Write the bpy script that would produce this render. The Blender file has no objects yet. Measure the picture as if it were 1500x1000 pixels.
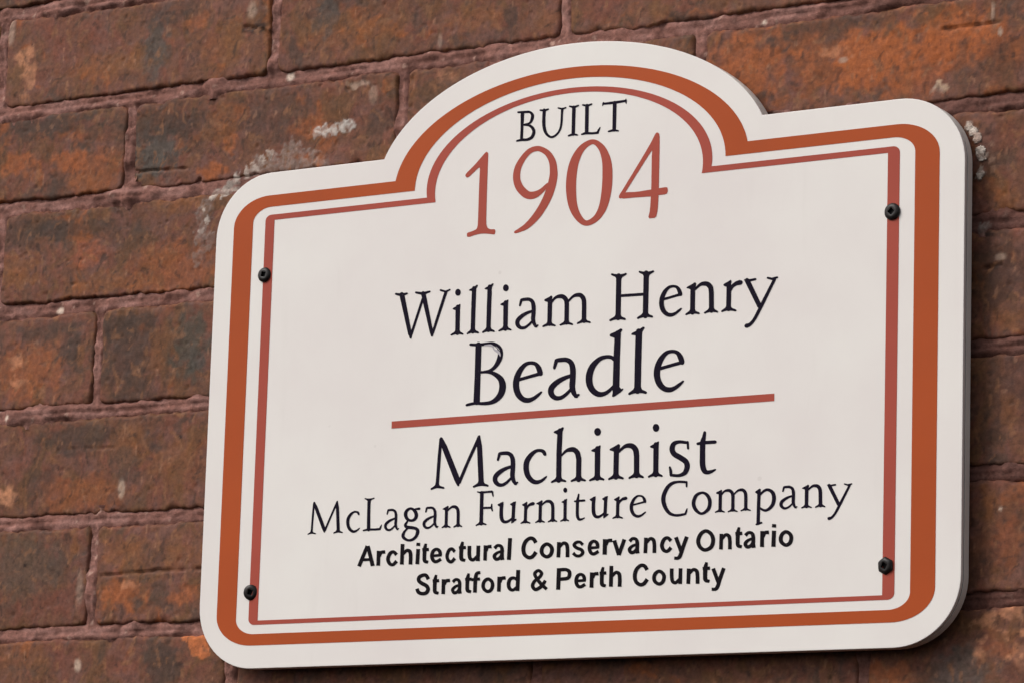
import bpy, bmesh, math, random
import numpy as np
from mathutils import Matrix, Vector
from mathutils.geometry import delaunay_2d_cdt

random.seed(7)
sc = bpy.context.scene
col = sc.collection

# ------------------------------------------------------------------ camera
S = 0.26                      # metres per plaque unit (height of the inner white field)
ZTOP = 1.95                   # height of the top of the inner field above the pavement
WOFF = 0.062                  # brick faces lie this many units behind the plaque's front
R = np.array([[0.84260183, -0.03060224, 0.53766686],
              [-0.07141303, 0.98321808, 0.16787612],
              [-0.53378116, -0.17984915, 0.82627596]])
C = np.array([5.57759117, 1.99764329, -7.52730787])   # camera in plaque units (right, down, into wall)
F = 5617.0                    # focal length in pixels of a 1500 px wide picture

def W(u, v, w=0.0):
    """plaque units -> world metres (wall faces -Y, brick faces at Y = 0)"""
    return (u * S, (w - WOFF) * S, ZTOP - v * S)

def px(x, y, w=0.0):
    """photo pixel -> (u, v) on the plane at depth w"""
    d = R.T @ np.array([(x - 750) / F, (y - 500) / F, 1.0])
    k = (w - C[2]) / d[2]
    p = C + k * d
    return float(p[0]), float(p[1])

cam = bpy.data.cameras.new('camera')
cam.sensor_width = 36.0
cam.lens = 36.0 * F / 1500.0
cam.clip_start = 0.05
cam.clip_end = 500
cob = bpy.data.objects.new('camera', cam)
col.objects.link(cob)
M = np.array([[1, 0, 0], [0, 0, -1], [0, 1, 0]], float)      # world -> (u, v, w)
Rw = R @ M
rot = Matrix((tuple(Rw[0]), tuple(-Rw[1]), tuple(-Rw[2]))).transposed()
cob.matrix_world = Matrix.Translation(Vector(W(*C))) @ rot.to_4x4()
sc.camera = cob

# ------------------------------------------------------------------ sky, sun, exposure
SUN_EL, SUN_AZ = math.radians(42), math.radians(-38)         # azimuth from -Y (out of the wall), negative = left
world = bpy.data.worlds.new('World')
sc.world = world
world.use_nodes = True
nt = world.node_tree
nt.nodes.clear()
sky = nt.nodes.new('ShaderNodeTexSky')
sky.sky_type = 'NISHITA'
sky.sun_disc = False
sky.sun_elevation = SUN_EL
sun_dir = Vector((math.sin(SUN_AZ) * math.cos(SUN_EL), -math.cos(SUN_AZ) * math.cos(SUN_EL), math.sin(SUN_EL)))
sky.sun_rotation = math.atan2(sun_dir.x, sun_dir.y)
sky.air_density = 1.0
sky.dust_density = 4.0
sky.ozone_density = 1.0
hsv = nt.nodes.new('ShaderNodeHueSaturation')                # a milky, overcast sky
hsv.inputs['Saturation'].default_value = 0.22
bg = nt.nodes.new('ShaderNodeBackground')
bg.inputs['Strength'].default_value = 0.145
wo = nt.nodes.new('ShaderNodeOutputWorld')
nt.links.new(sky.outputs[0], hsv.inputs['Color'])
nt.links.new(hsv.outputs[0], bg.inputs['Color'])
nt.links.new(bg.outputs[0], wo.inputs['Surface'])
sl = bpy.data.lights.new('sun', 'SUN')
sl.energy = 1.15
sl.angle = math.radians(20)
sl.color = (1.0, 0.95, 0.89)
so = bpy.data.objects.new('sun', sl)
so.rotation_euler = sun_dir.to_track_quat('Z', 'Y').to_euler()
so.location = (0, -3, 4)
col.objects.link(so)
sc.view_settings.view_transform = 'Standard'
sc.view_settings.look = 'None'
sc.view_settings.gamma = 1.0
sc.view_settings.use_curve_mapping = False
sc.view_settings.exposure = 0.08

# ------------------------------------------------------------------ helpers
def lin(r, g, b):
    f = lambda c: c / 12.92 if c <= 0.04045 else ((c + 0.055) / 1.055) ** 2.4
    return np.array([f(r / 255), f(g / 255), f(b / 255)])

def rgba(c):
    return (float(c[0]), float(c[1]), float(c[2]), 1.0)

_rng = np.random.RandomState(11)
_P = _rng.permutation(512)
_P = np.concatenate([_P, _P, _P])
_A = _rng.rand(512) * 2 * np.pi
def perlin(x, y, seed=0):
    x = np.asarray(x, float) + seed * 17.31
    y = np.asarray(y, float) + seed * 9.77
    xi = np.floor(x).astype(int); yi = np.floor(y).astype(int)
    xf = x - xi; yf = y - yi
    def g(ix, iy, dx, dy):
        a = _A[_P[_P[ix & 511] + (iy & 511)]]
        return np.cos(a) * dx + np.sin(a) * dy
    u = xf ** 3 * (xf * (xf * 6 - 15) + 10); v = yf ** 3 * (yf * (yf * 6 - 15) + 10)
    a = g(xi, yi, xf, yf); b = g(xi + 1, yi, xf - 1, yf)
    c = g(xi, yi + 1, xf, yf - 1); d = g(xi + 1, yi + 1, xf - 1, yf - 1)
    return ((a * (1 - u) + b * u) * (1 - v) + (c * (1 - u) + d * u) * v) * 1.5
def fbm(x, y, seed=0, octv=4, gain=0.5):
    s = 0; amp = 1; t = 0; f = 1.0
    for k in range(octv):
        s = s + amp * perlin(x * f, y * f, seed + k * 3); t += amp; amp *= gain; f *= 2.03
    return s / t
def sstep(a, b, x):
    t = np.clip((x - a) / (b - a), 0, 1)
    return t * t * (3 - 2 * t)

def mesh_obj(name, verts, faces, mat, parent=None, smooth=False, cols=None):
    me = bpy.data.meshes.new(name)
    if isinstance(faces, np.ndarray):
        nv_, nf_, k_ = len(verts), len(faces), faces.shape[1]
        me.vertices.add(nv_); me.loops.add(nf_ * k_); me.polygons.add(nf_)
        me.vertices.foreach_set('co', np.ascontiguousarray(verts, np.float32).ravel())
        me.loops.foreach_set('vertex_index', np.ascontiguousarray(faces, np.int32).ravel())
        me.polygons.foreach_set('loop_start', np.arange(nf_, dtype=np.int32) * k_)
        me.update(calc_edges=True)
    else:
        me.from_pydata([tuple(map(float, v)) for v in verts], [], [tuple(map(int, f)) for f in faces])
    if smooth:
        me.polygons.foreach_set('use_smooth', np.ones(len(me.polygons), bool))
    if cols is not None:
        at = me.color_attributes.new('albedo', 'FLOAT_COLOR', 'POINT')
        arr = np.ones((len(me.vertices), 4), np.float32)
        arr[:, :3] = cols
        at.data.foreach_set('color', arr.ravel())
    if mat: me.materials.append(mat)
    me.update()
    o = bpy.data.objects.new(name, me)
    col.objects.link(o)
    if parent: o.parent = parent
    return o

def new_mat(name):
    m = bpy.data.materials.new(name)
    m.use_nodes = True
    n = m.node_tree.nodes; l = m.node_tree.links
    return m, n, l, n['Principled BSDF']
def noise_node(n, l, scale, detail=4, rough=0.55, vec=None):
    t = n.new('ShaderNodeTexNoise')
    t.inputs['Scale'].default_value = scale
    t.inputs['Detail'].default_value = detail
    t.inputs['Roughness'].default_value = rough
    if vec: l.new(vec, t.inputs['Vector'])
    return t
def ramp(n, l, src, stops):
    r = n.new('ShaderNodeValToRGB')
    e = r.color_ramp.elements
    e[0].position, e[0].color = stops[0]
    e[1].position, e[1].color = stops[-1]
    for p, c in stops[1:-1]:
        k = e.new(p); k.color = c
    l.new(src, r.inputs['Fac'])
    return r
def mixc(n, l, fac, a, b, mode='MIX'):
    m = n.new('ShaderNodeMix'); m.data_type = 'RGBA'; m.blend_type = mode
    for v, s in ((fac, 0), (a, 6), (b, 7)):
        if isinstance(v, (int, float)): m.inputs[s].default_value = v
        elif isinstance(v, tuple): m.inputs[s].default_value = v
        else: l.new(v, m.inputs[s])
    return m.outputs[2]

# ------------------------------------------------------------------ materials
def surface_mat(name, grain, rough, bump, bdist, spec=0.3):
    m, n, l, b = new_mat(name)
    tc = n.new('ShaderNodeTexCoord')
    at = n.new('ShaderNodeAttribute'); at.attribute_name = 'albedo'
    n1 = noise_node(n, l, 420, 5, 0.65, tc.outputs['Object'])
    n2 = noise_node(n, l, 130, 4, 0.6, tc.outputs['Object'])
    lo, hi = 1 - grain, 1 + grain
    r1 = ramp(n, l, n1.outputs['Fac'], [(0.32, (lo, lo, lo, 1)), (0.68, (hi, hi, hi, 1))])
    r2 = ramp(n, l, n2.outputs['Fac'], [(0.3, (lo, lo, lo, 1)), (0.7, (hi, hi * .99, hi * .97, 1))])
    c = mixc(n, l, 1.0, at.outputs['Color'], r1.outputs[0], 'MULTIPLY')
    c = mixc(n, l, 1.0, c, r2.outputs[0], 'MULTIPLY')
    l.new(c, b.inputs['Base Color'])
    rr = ramp(n, l, n2.outputs['Fac'], [(0.3, (rough - .12,) * 3 + (1,)), (0.7, (rough + .1,) * 3 + (1,))])
    l.new(rr.outputs[0], b.inputs['Roughness'])
    b.inputs['Specular IOR Level'].default_value = spec
    ad = n.new('ShaderNodeMath'); ad.operation = 'MULTIPLY_ADD'
    l.new(n2.outputs['Fac'], ad.inputs[0]); ad.inputs[1].default_value = 1.6
    l.new(n1.outputs['Fac'], ad.inputs[2])
    bp = n.new('ShaderNodeBump'); bp.inputs['Strength'].default_value = bump
    bp.inputs['Distance'].default_value = bdist
    l.new(ad.outputs[0], bp.inputs['Height'])
    l.new(bp.outputs[0], b.inputs['Normal'])
    return m
MAT_BRICK = surface_mat('weathered_brick', 0.19, 0.74, 0.45, 0.0005, 0.22)
MAT_MORTAR = surface_mat('tinted_mortar', 0.24, 0.88, 0.7, 0.0009, 0.15)

def paint_mat(name, c, rough=0.38, var=0.03, spec=0.12, wear=None):
    m, n, l, b = new_mat(name)
    tc = n.new('ShaderNodeTexCoord')
    n1 = noise_node(n, l, 9, 4, 0.6, tc.outputs['Object'])
    n2 = noise_node(n, l, 60, 5, 0.6, tc.outputs['Object'])
    a = tuple(float(x) * (1 - var) for x in c) + (1,)
    d = tuple(min(1, float(x) * (1 + var)) for x in c) + (1,)
    r1 = ramp(n, l, n1.outputs['Fac'], [(0.35, a), (0.65, d)])
    r2 = ramp(n, l, n2.outputs['Fac'], [(0.3, (1 - var * .6,) * 3 + (1,)), (0.6, (1, 1, 1, 1))])
    c2 = mixc(n, l, 1.0, r1.outputs[0], r2.outputs[0], 'MULTIPLY')
    if wear:
        n3 = noise_node(n, l, 900, 3, 0.6, tc.outputs['Object'])
        r3 = ramp(n, l, n3.outputs['Fac'], [(0.66, (0, 0, 0, 1)), (0.74, (wear, wear, wear, 1))])
        c2 = mixc(n, l, r3.outputs[0], c2, (0.5, 0.46, 0.45, 1))
    l.new(c2, b.inputs['Base Color'])
    rr = ramp(n, l, n2.outputs['Fac'], [(0.3, (rough - .06,) * 3 + (1,)), (0.7, (rough + .08,) * 3 + (1,))])
    l.new(rr.outputs[0], b.inputs['Roughness'])
    b.inputs['Specular IOR Level'].default_value = spec
    bp = n.new('ShaderNodeBump'); bp.inputs['Strength'].default_value = 0.12
    bp.inputs['Distance'].default_value = 0.0004
    l.new(n2.outputs['Fac'], bp.inputs['Height'])
    l.new(bp.outputs[0], b.inputs['Normal'])
    return m

def panel_mat():
    m, n, l, b = new_mat('white_enamel')
    tc = n.new('ShaderNodeTexCoord')
    n1 = noise_node(n, l, 7, 3, 0.5, tc.outputs['Object'])
    n2 = noise_node(n, l, 22, 4, 0.55, tc.outputs['Object'])
    r1 = ramp(n, l, n1.outputs['Fac'], [(0.35, (0.745, 0.695, 0.665, 1)), (0.65, (0.775, 0.74, 0.70, 1))])
    r2 = ramp(n, l, n2.outputs['Fac'], [(0.35, (0.975, 0.965, 0.97, 1)), (0.62, (1, 1, 1, 1))])
    c = mixc(n, l, 1.0, r1.outputs[0], r2.outputs[0], 'MULTIPLY')
    mp = n.new('ShaderNodeMapping'); mp.inputs['Scale'].default_value = (60, 60, 9)
    l.new(tc.outputs['Object'], mp.inputs['Vector'])
    n3 = noise_node(n, l, 1.0, 4, 0.6, mp.outputs[0])            # faint rain streaks
    r3 = ramp(n, l, n3.outputs['Fac'], [(0.60, (0, 0, 0, 1)), (0.78, (0.16, 0.16, 0.16, 1))])
    c = mixc(n, l, r3.outputs[0], c, (0.60, 0.56, 0.52, 1))
    vo = n.new('ShaderNodeTexVoronoi'); vo.inputs['Scale'].default_value = 26
    l.new(tc.outputs['Object'], vo.inputs['Vector'])
    n4 = noise_node(n, l, 30, 2, 0.5, tc.outputs['Object'])
    sp = n.new('ShaderNodeMath'); sp.operation = 'SUBTRACT'
    l.new(vo.outputs['Distance'], sp.inputs[0])
    mu = n.new('ShaderNodeMath'); mu.operation = 'MULTIPLY_ADD'
    l.new(n4.outputs['Fac'], mu.inputs[0]); mu.inputs[1].default_value = 0.35; mu.inputs[2].default_value = -0.172
    l.new(mu.outputs[0], sp.inputs[1])
    r4 = ramp(n, l, sp.outputs[0], [(0.0, (0.18, 0.18, 0.18, 1)), (0.012, (0, 0, 0, 1))])
    c = mixc(n, l, r4.outputs[0], c, (0.40, 0.35, 0.32, 1))
    l.new(c, b.inputs['Base Color'])
    b.inputs['Roughness'].default_value = 0.36
    b.inputs['Specular IOR Level'].default_value = 0.25
    bp = n.new('ShaderNodeBump'); bp.inputs['Strength'].default_value = 0.10
    bp.inputs['Distance'].default_value = 0.0006
    l.new(n2.outputs['Fac'], bp.inputs['Height'])
    l.new(bp.outputs[0], b.inputs['Normal'])
    return m
MAT_WHITE = panel_mat()
MAT_EDGE = paint_mat('grey_board_edge', lin(224, 219, 213), 0.55, 0.08)
MAT_SEAM = paint_mat('dark_edge_seam', lin(70, 66, 63), 0.6, 0.1)
MAT_RUST = paint_mat('terracotta_paint', lin(168, 74, 31), 0.45, 0.05)
MAT_RED = paint_mat('brick_red_paint', lin(164, 74, 60), 0.45, 0.06)
MAT_INK = paint_mat('navy_black_ink', lin(20, 12, 30), 0.5, 0.15, 0.05, wear=0.08)
MAT_BLACK = paint_mat('black_ink', lin(18, 12, 18), 0.5, 0.15, 0.05, wear=0.08)
MAT_SCUFF = paint_mat('scraped_paint', lin(176, 170, 176), 0.6, 0.12)
MAT_SCREW = paint_mat('blackened_screw', lin(27, 21, 20), 0.42, 0.3, 0.3)
MAT_SOCKET = paint_mat('screw_socket', lin(14, 11, 11), 0.6, 0.2)

# ------------------------------------------------------------------ brick wall
wall = bpy.data.objects.new('brick_wall', None)
col.objects.link(wall)
wall['label'] = 'weathered brown and orange brick wall with mauve tinted mortar joints'
wall['category'] = 'wall'

WW = WOFF
# bed joints as photo points, left and right, carried onto the brick plane
bed_px = [((0, 10), (163, -5)), ((0, 168), (1289, 4)), ((0, 308), (1450, 151)), ((0, 459), (1470, 323)),
          ((0, 611), (1470, 507)), ((0, 768), (1460, 692)), ((0, 930), (1470, 877))]
beds = []
for a, b in bed_px:
    p, q = px(*a, WW), px(*b, WW)
    sl_ = (q[1] - p[1]) / (q[0] - p[0])
    beds.append([p[1] - sl_ * (p[0] - 0.6), sl_])
beds[0][0] = beds[1][0] - 0.272; beds[0][1] = 0.004
for k in range(3): beds.insert(0, [beds[0][0] - 0.277, 0.004])
for k in range(4): beds.append([beds[-1][0] + 0.279, 0.002])
def bed_v(i, u): return beds[i][0] + beds[i][1] * (u - 0.6)
FIRST = 3                         # index of the first measured bed joint
# head joints on the brick plane for each course, from the photo where one shows
heads_px = {0: [(4, 90), (403, 45), (828, 20)], 1: [(190, 215), (588, 150), (1025, 60)], 2: [(1, 345)],
            3: [(143, 525)], 4: [(-44, 690)], 5: [(135, 840)], 6: [(337, 985), (785, 985), (1264, 985)]}
PITCH = 0.868
rh = random.Random(5)
courses = []
for i in range(len(beds) - 1):
    k = i - FIRST
    if k in heads_px:
        us = [px(*p, WW)[0] for p in heads_px[k]]
    else:
        us = [(-0.92 if k % 2 == 0 else -0.48) + rh.uniform(-.02, .02)]
    if k in (3, 5):
        us = list(np.linspace(us[0], px(1540, 430 if k == 3 else 780, WW)[0], 4))
    while us[0] > -2.0: us.insert(0, us[0] - PITCH + rh.uniform(-.012, .012))
    while us[-1] < 3.3: us.append(us[-1] + PITCH + rh.uniform(-.012, .012))
    courses.append(us)

# patches of kiln colour, soot, wear and painted-in shade of a hole and crack on the bricks: photo x, y, rx, ry, colour, strength
O_ = (164, 93, 54); P_ = (206, 142, 106); D_ = (80, 62, 53); G_ = (88, 82, 77); L_ = (205, 178, 158); T_ = (146, 92, 54); K_ = (46, 30, 25)
RD = (128, 74, 58)
blobs = [
 (38,85,12,10,P_,.75),(41,118,8,24,P_,.6),(17,48,6,18,L_,.45),(230,70,15,45,G_,.75),(290,30,15,10,O_,.5),(371,15,7,12,L_,.4),
 (160,95,60,18,T_,.5),(110,60,40,40,RD,.4),(330,70,40,25,T_,.4),(250,20,40,18,D_,.5),(395,45,6,40,T_,.6),(378,40,14,7,K_,.8),
 (100,240,22,18,O_,.9),(30,240,26,16,O_,.8),(140,255,34,30,O_,.6),(80,183,75,16,D_,.8),(82,272,12,22,D_,.7),(130,178,22,6,RD,.6),
 (225,222,34,32,G_,.85),(235,180,60,24,D_,.7),(310,248,22,12,O_,.95),(338,205,8,16,O_,.95),(322,185,28,30,T_,.6),
 (457,182,17,16,O_,.95),(437,192,12,8,O_,.9),(468,160,4,14,O_,.8),(400,170,60,40,D_,.45),(530,124,20,5,L_,.45),(548,140,6,14,L_,.3),(560,180,20,26,D_,.5),(285,190,30,30,D_,.4),
 (262,292,40,16,T_,.6),(250,400,62,42,O_,.55),(130,372,26,16,(170,95,66),.5),(30,395,28,24,T_,.6),(40,340,60,22,D_,.5),(110,335,70,12,D_,.55),(160,415,70,14,T_,.5),(190,350,30,30,D_,.3),
 (40,545,45,38,O_,.6),(25,530,7,9,P_,.6),(24,560,14,6,P_,.4),(110,512,13,28,D_,.8),(70,485,50,10,D_,.6),(118,520,6,16,T_,.5),
 (195,525,50,60,D_,.7),(278,500,26,42,(84,78,68),.8),(232,520,14,40,T_,.45),(290,525,14,10,G_,.6),(180,470,20,8,D_,.5),
 (6,726,14,8,P_,.85),(115,722,64,22,O_,.5),(178,714,5,14,L_,.75),(120,640,66,18,D_,.7),(55,708,20,30,D_,.5),(190,650,30,30,T_,.4),(260,680,40,40,T_,.35),(265,640,4,4,K_,.9),(180,680,20,26,(96,76,66),.5),
 (40,830,50,50,(104,82,68),.7),(108,800,8,18,T_,.6),(117,860,5,26,L_,.3),(75,885,40,20,RD,.5),(37,827,3,3,K_,.9),
 (180,868,34,22,O_,.8),(270,872,22,12,O_,.7),(192,808,34,20,T_,.55),(225,815,16,14,D_,.5),(265,815,20,24,T_,.4),(190,855,12,6,P_,.5),
 (236,968,28,36,D_,.8),(95,960,22,30,RD,.55),(20,960,40,30,T_,.3),(114,974,5,9,L_,.8),(180,965,20,20,RD,.4),(150,960,8,30,D_,.5),
 (500,50,60,26,T_,.45),(480,22,16,30,G_,.6),(560,30,40,30,T_,.3),(645,60,3,10,L_,.3),(700,25,40,20,T_,.45),(745,30,12,22,D_,.7),(880,10,30,14,(126,72,56),.6),(800,30,20,20,T_,.4),
 (650,112,14,10,P_,.45),(655,140,40,30,D_,.5),(605,120,8,26,T_,.4),(720,75,60,12,D_,.5),
 (1095,95,54,44,(172,96,54),.75),(1190,80,30,60,(150,84,46),.6),(1270,85,80,46,(180,100,54),.85),(1400,60,70,38,(178,98,52),.85),(1340,110,60,30,(164,90,50),.5),
 (1215,55,16,12,D_,.5),(1205,105,16,30,D_,.35),(1222,76,18,10,P_,.5),(1235,88,7,4,L_,.6),(1375,126,9,5,L_,.9),(1384,131,10,4,L_,.5),(1466,47,3,6,L_,.95),(1455,18,2,14,L_,.5),
 (1412,100,10,40,D_,.5),(1470,85,22,40,(110,66,48),.6),(1250,34,50,12,D_,.6),(1180,40,20,10,D_,.5),
 (1470,292,18,22,T_,.5),(1465,230,30,20,D_,.5),(1470,200,20,20,RD,.4),(1460,400,40,60,(76,52,42),.7),(1475,470,22,14,T_,.4),(1466,376,8,5,L_,.4),
 (1470,575,40,50,(84,56,44),.6),(1450,640,20,30,(72,54,46),.6),(1480,600,14,20,T_,.35),
 (1470,780,40,60,(110,66,46),.5),(1482,800,18,34,O_,.35),(1450,740,12,20,T_,.4),(1467,745,3,3,L_,1.),(1440,830,14,20,(88,58,46),.6),
 (1442,906,16,9,P_,.65),(1478,898,14,8,P_,.5),(1432,955,8,10,P_,.6),(1470,930,30,10,T_,.5),(1462,950,20,14,O_,.5),(1490,960,14,20,P_,.3),(1480,985,20,14,(96,60,44),.5),
 (1447,344,9,4,K_,.9),(1455,391,9,4,K_,.85),(1305,992,34,22,O_,.7),(1405,978,46,30,G_,.65),(1240,985,8,20,RD,.5),(1350,985,20,20,(100,64,48),.5)]  # K_ pair: shade inside a hole and a crack, put into the colour
rf = random.Random(3)
blobs += [(rf.uniform(1426, 1500), rf.uniform(888, 968), rf.uniform(2, 6), rf.uniform(2, 5), P_, rf.uniform(.3, .6)) for _ in range(26)]
BL = []
for (x, y, rx, ry, c, s) in blobs:
    u, v = px(x, y, WW)
    u2, _ = px(x + rx, y, WW); _, v2 = px(x, y + ry, WW)
    BL.append((u * S, ZTOP - v * S, abs(u2 - u) * S, abs(v2 - v) * S, lin(*c), s))
def seg(pts):
    return [(px(*p, WW)[0] * S, ZTOP - px(*p, WW)[1] * S) for p in pts]
cracks = [seg(c) for c in ([(86, 659), (128, 656), (170, 655)], [(150, 843), (200, 838), (235, 835), (295, 832)], [(285, 276), (292, 262)],
                           [(360, 40), (385, 44), (396, 52)], [(1380, 44), (1465, 33)], [(1440, 393), (1466, 388)], [(195, 252), (275, 246)])]
SPALL = seg([(256, 920), (305, 905), (305, 958), (284, 964), (274, 950)])
def seg_dist(X, Z, pts):
    d = np.full(X.shape, 9.0)
    for (x0, z0), (x1, z1) in zip(pts[:-1], pts[1:]):
        L2 = (x1 - x0) ** 2 + (z1 - z0) ** 2
        t = np.clip(((X - x0) * (x1 - x0) + (Z - z0) * (z1 - z0)) / L2, 0, 1)
        d = np.minimum(d, np.hypot(X - x0 - t * (x1 - x0), Z - z0 - t * (z1 - z0)))
    return d

def mixv(a, b, w): return a * (1 - w[..., None]) + b * w[..., None]
# whitish filler residue left on the wall round the plaque: photo dabs (x, y, radius), colour, raggedness
residue = [
 ([(466,194,8),(478,192,9),(490,190,9),(502,187,9),(513,183,8)], (206,197,190), .55, .9),
 ([(430,222,15),(420,240,17),(400,248,16),(440,240,15),(380,240,12),(456,236,13),(474,240,10),(372,250,9)], (150,130,122), 1.0, .75),
 ([(384,234,7),(396,228,7),(372,246,7),(360,254,7),(346,262,7)], (196,180,170), 1.1, .8),
 ([(338,272,8),(326,280,9),(314,284,7),(346,262,7)], (204,190,180), 1.1, .9),
 ([(304,300,10),(298,316,13),(296,334,13),(306,350,10),(292,350,9)], (142,122,114), 1.0, .7),
 ([(298,306,4),(294,340,5),(302,322,5),(310,292,5)], (196,182,172), 1.2, .9),
 ([(292,372,9),(300,366,7),(288,386,6)], (140,120,112), 1.1, .6),
 ([(1421,186,6),(1427,194,6),(1432,203,5)], (196,182,170), .7, .9), ([(1436,221,5),(1439,230,6)], (192,178,166), .7, .9),
 ([(1438,256,6)], (190,174,160), .7, .9), ([(1453,211,3),(1452,232,4),(1455,250,4)], (160,124,104), .6, .8),
 ([(1437,335,7),(1445,331,5)], (150,138,130), .8, .8), ([(1376,122,5),(1384,128,5)], (196,166,138), .6, .9)]
RS = [([(px(x, y, WW)[0] * S, ZTOP - px(x, y, WW)[1] * S, r / 1950.) for x, y, r in d], lin(*c), rg, s_) for d, c, rg, s_ in residue]
def add_residue(X, Z, c):
    """returns the stained colour and how much crust stands on it"""
    crust = np.zeros(X.shape)
    for k, (d, rc, rg, s_) in enumerate(RS):
        if not any(X.min() - .03 < a[0] < X.max() + .03 and Z.min() - .03 < a[1] < Z.max() + .03 for a in d): continue
        mk = np.zeros(X.shape, bool)
        for a in d: mk |= (np.abs(X - a[0]) < a[2] * 2.6 + .004) & (np.abs(Z - a[1]) < a[2] * 2.6 + .004)
        if not mk.any(): continue
        Xa, Za, ca_, cra = X, Z, c, crust
        X = Xa[mk]; Z = Za[mk]; c = ca_[mk]; crust = cra[mk]
        xw = X + .0022 * fbm(X * 170, Z * 170, 531 + k, 3); zw = Z + .0022 * fbm(X * 170, Z * 170, 537 + k, 3)
        f = np.full(X.shape, -9.0)
        for a in d: f = np.maximum(f, 1 - np.hypot(xw - a[0], zw - a[1]) / a[2])
        vein = fbm(xw * 190, zw * 190, 560 + k, 3, .6)
        w = sstep(-.10, .30, f + 1.25 * rg * vein) * s_ * .9
        w = w * (.45 + .55 * sstep(.26, .04, np.abs(fbm(xw * 150, zw * 150, 580 + k, 3))))
        c = mixv(c, rc * .84, np.clip(w, 0, 1))
        cra[mk] = np.maximum(crust, w); ca_[mk] = c
        X, Z, c, crust = Xa, Za, ca_, cra
    return c, crust

B_BASE = lin(112, 73, 56); B_OR = lin(142, 80, 44); B_DK = lin(80, 61, 52); B_RED = lin(122, 72, 58); B_TAN = lin(138, 94, 66)
B_OL = lin(108, 74, 46); B_MV = lin(114, 78, 70)
def brick_albedo(X, Z, sd, ora, drk):
    c = np.broadcast_to(B_BASE, X.shape + (3,)).copy()
    qx = X + .010 * fbm(X * 45, Z * 45, sd + 51, 3); qz = Z + .010 * fbm(X * 45, Z * 45, sd + 57, 3)
    w1 = fbm(qx * 22, qz * 28, sd, 5, .58); w2 = fbm(qx * 30, qz * 30, sd + 21, 5, .58); w3 = fbm(qx * 80, qz * 46, sd + 40, 4)
    w4 = fbm(qx * 120, qz * 100, sd + 60, 4); w5 = fbm(qx * 40, qz * 34, sd + 130, 4, .6)
    c = mixv(c, B_RED, sstep(-.05, .25, w3) * .6)
    c = mixv(c, B_OL, sstep(.0, .3, w5) * .65)
    c = mixv(c, B_MV, sstep(.05, .35, -w5 + .3 * w4) * .6)
    c = mixv(c, B_OR, sstep(.20 - ora, .42 - ora, w1 + .35 * w4) * .75)
    c = mixv(c, B_DK, sstep(.22 - drk, .44 - drk, w2 + .3 * w4) * .7)
    xw = X + .007 * fbm(X * 60, Z * 60, 3, 4); zw = Z + .007 * fbm(X * 60, Z * 60, 9, 4)
    ed = fbm(X * 140, Z * 140, 77, 3)
    for (bx, bz, rx, rz, bc, s) in BL:
        if bx < X.min() - 3 * rx or bx > X.max() + 3 * rx or bz < Z.min() - 3 * rz or bz > Z.max() + 3 * rz: continue
        small = rx < .004
        ax, az = (X, Z) if small else (xw, zw)
        r = np.hypot((ax - bx) / rx, (az - bz) / rz) + (.2 if small else .9) * ed
        c = mixv(c, bc * .86, sstep(1.4, .6, r) * s)
    inside = np.ones(X.shape)                                   # one freshly broken, bright corner
    for (x0, z0), (x1, z1) in zip(SPALL, SPALL[1:] + SPALL[:1]):
        e = ((x1 - x0) * (zw - z0) - (z1 - z0) * (xw - x0)) / math.hypot(x1 - x0, z1 - z0)
        inside = inside * sstep(-.0004, .0006, -e)
    c = mixv(c, lin(188, 108, 64), inside * .95)
    fl = fbm(qx * 150, qz * 95, sd + 80, 3)
    c = mixv(c, B_TAN, sstep(.24, .42, fl) * .6)                                           # worn flecks
    c = mixv(c, lin(176, 128, 100), sstep(.5, .62, fbm(X * 190, Z * 90, sd + 85, 2)) * .35)  # bright grit
    c = mixv(c, lin(60, 42, 35), sstep(.26, .44, fbm(qx * 190, qz * 150, sd + 90, 3)) * .55)  # soot specks
    c *= (1 + .30 * fbm(X * 330, Z * 260, sd + 30, 2) + .14 * w4)[..., None]
    return c

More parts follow.
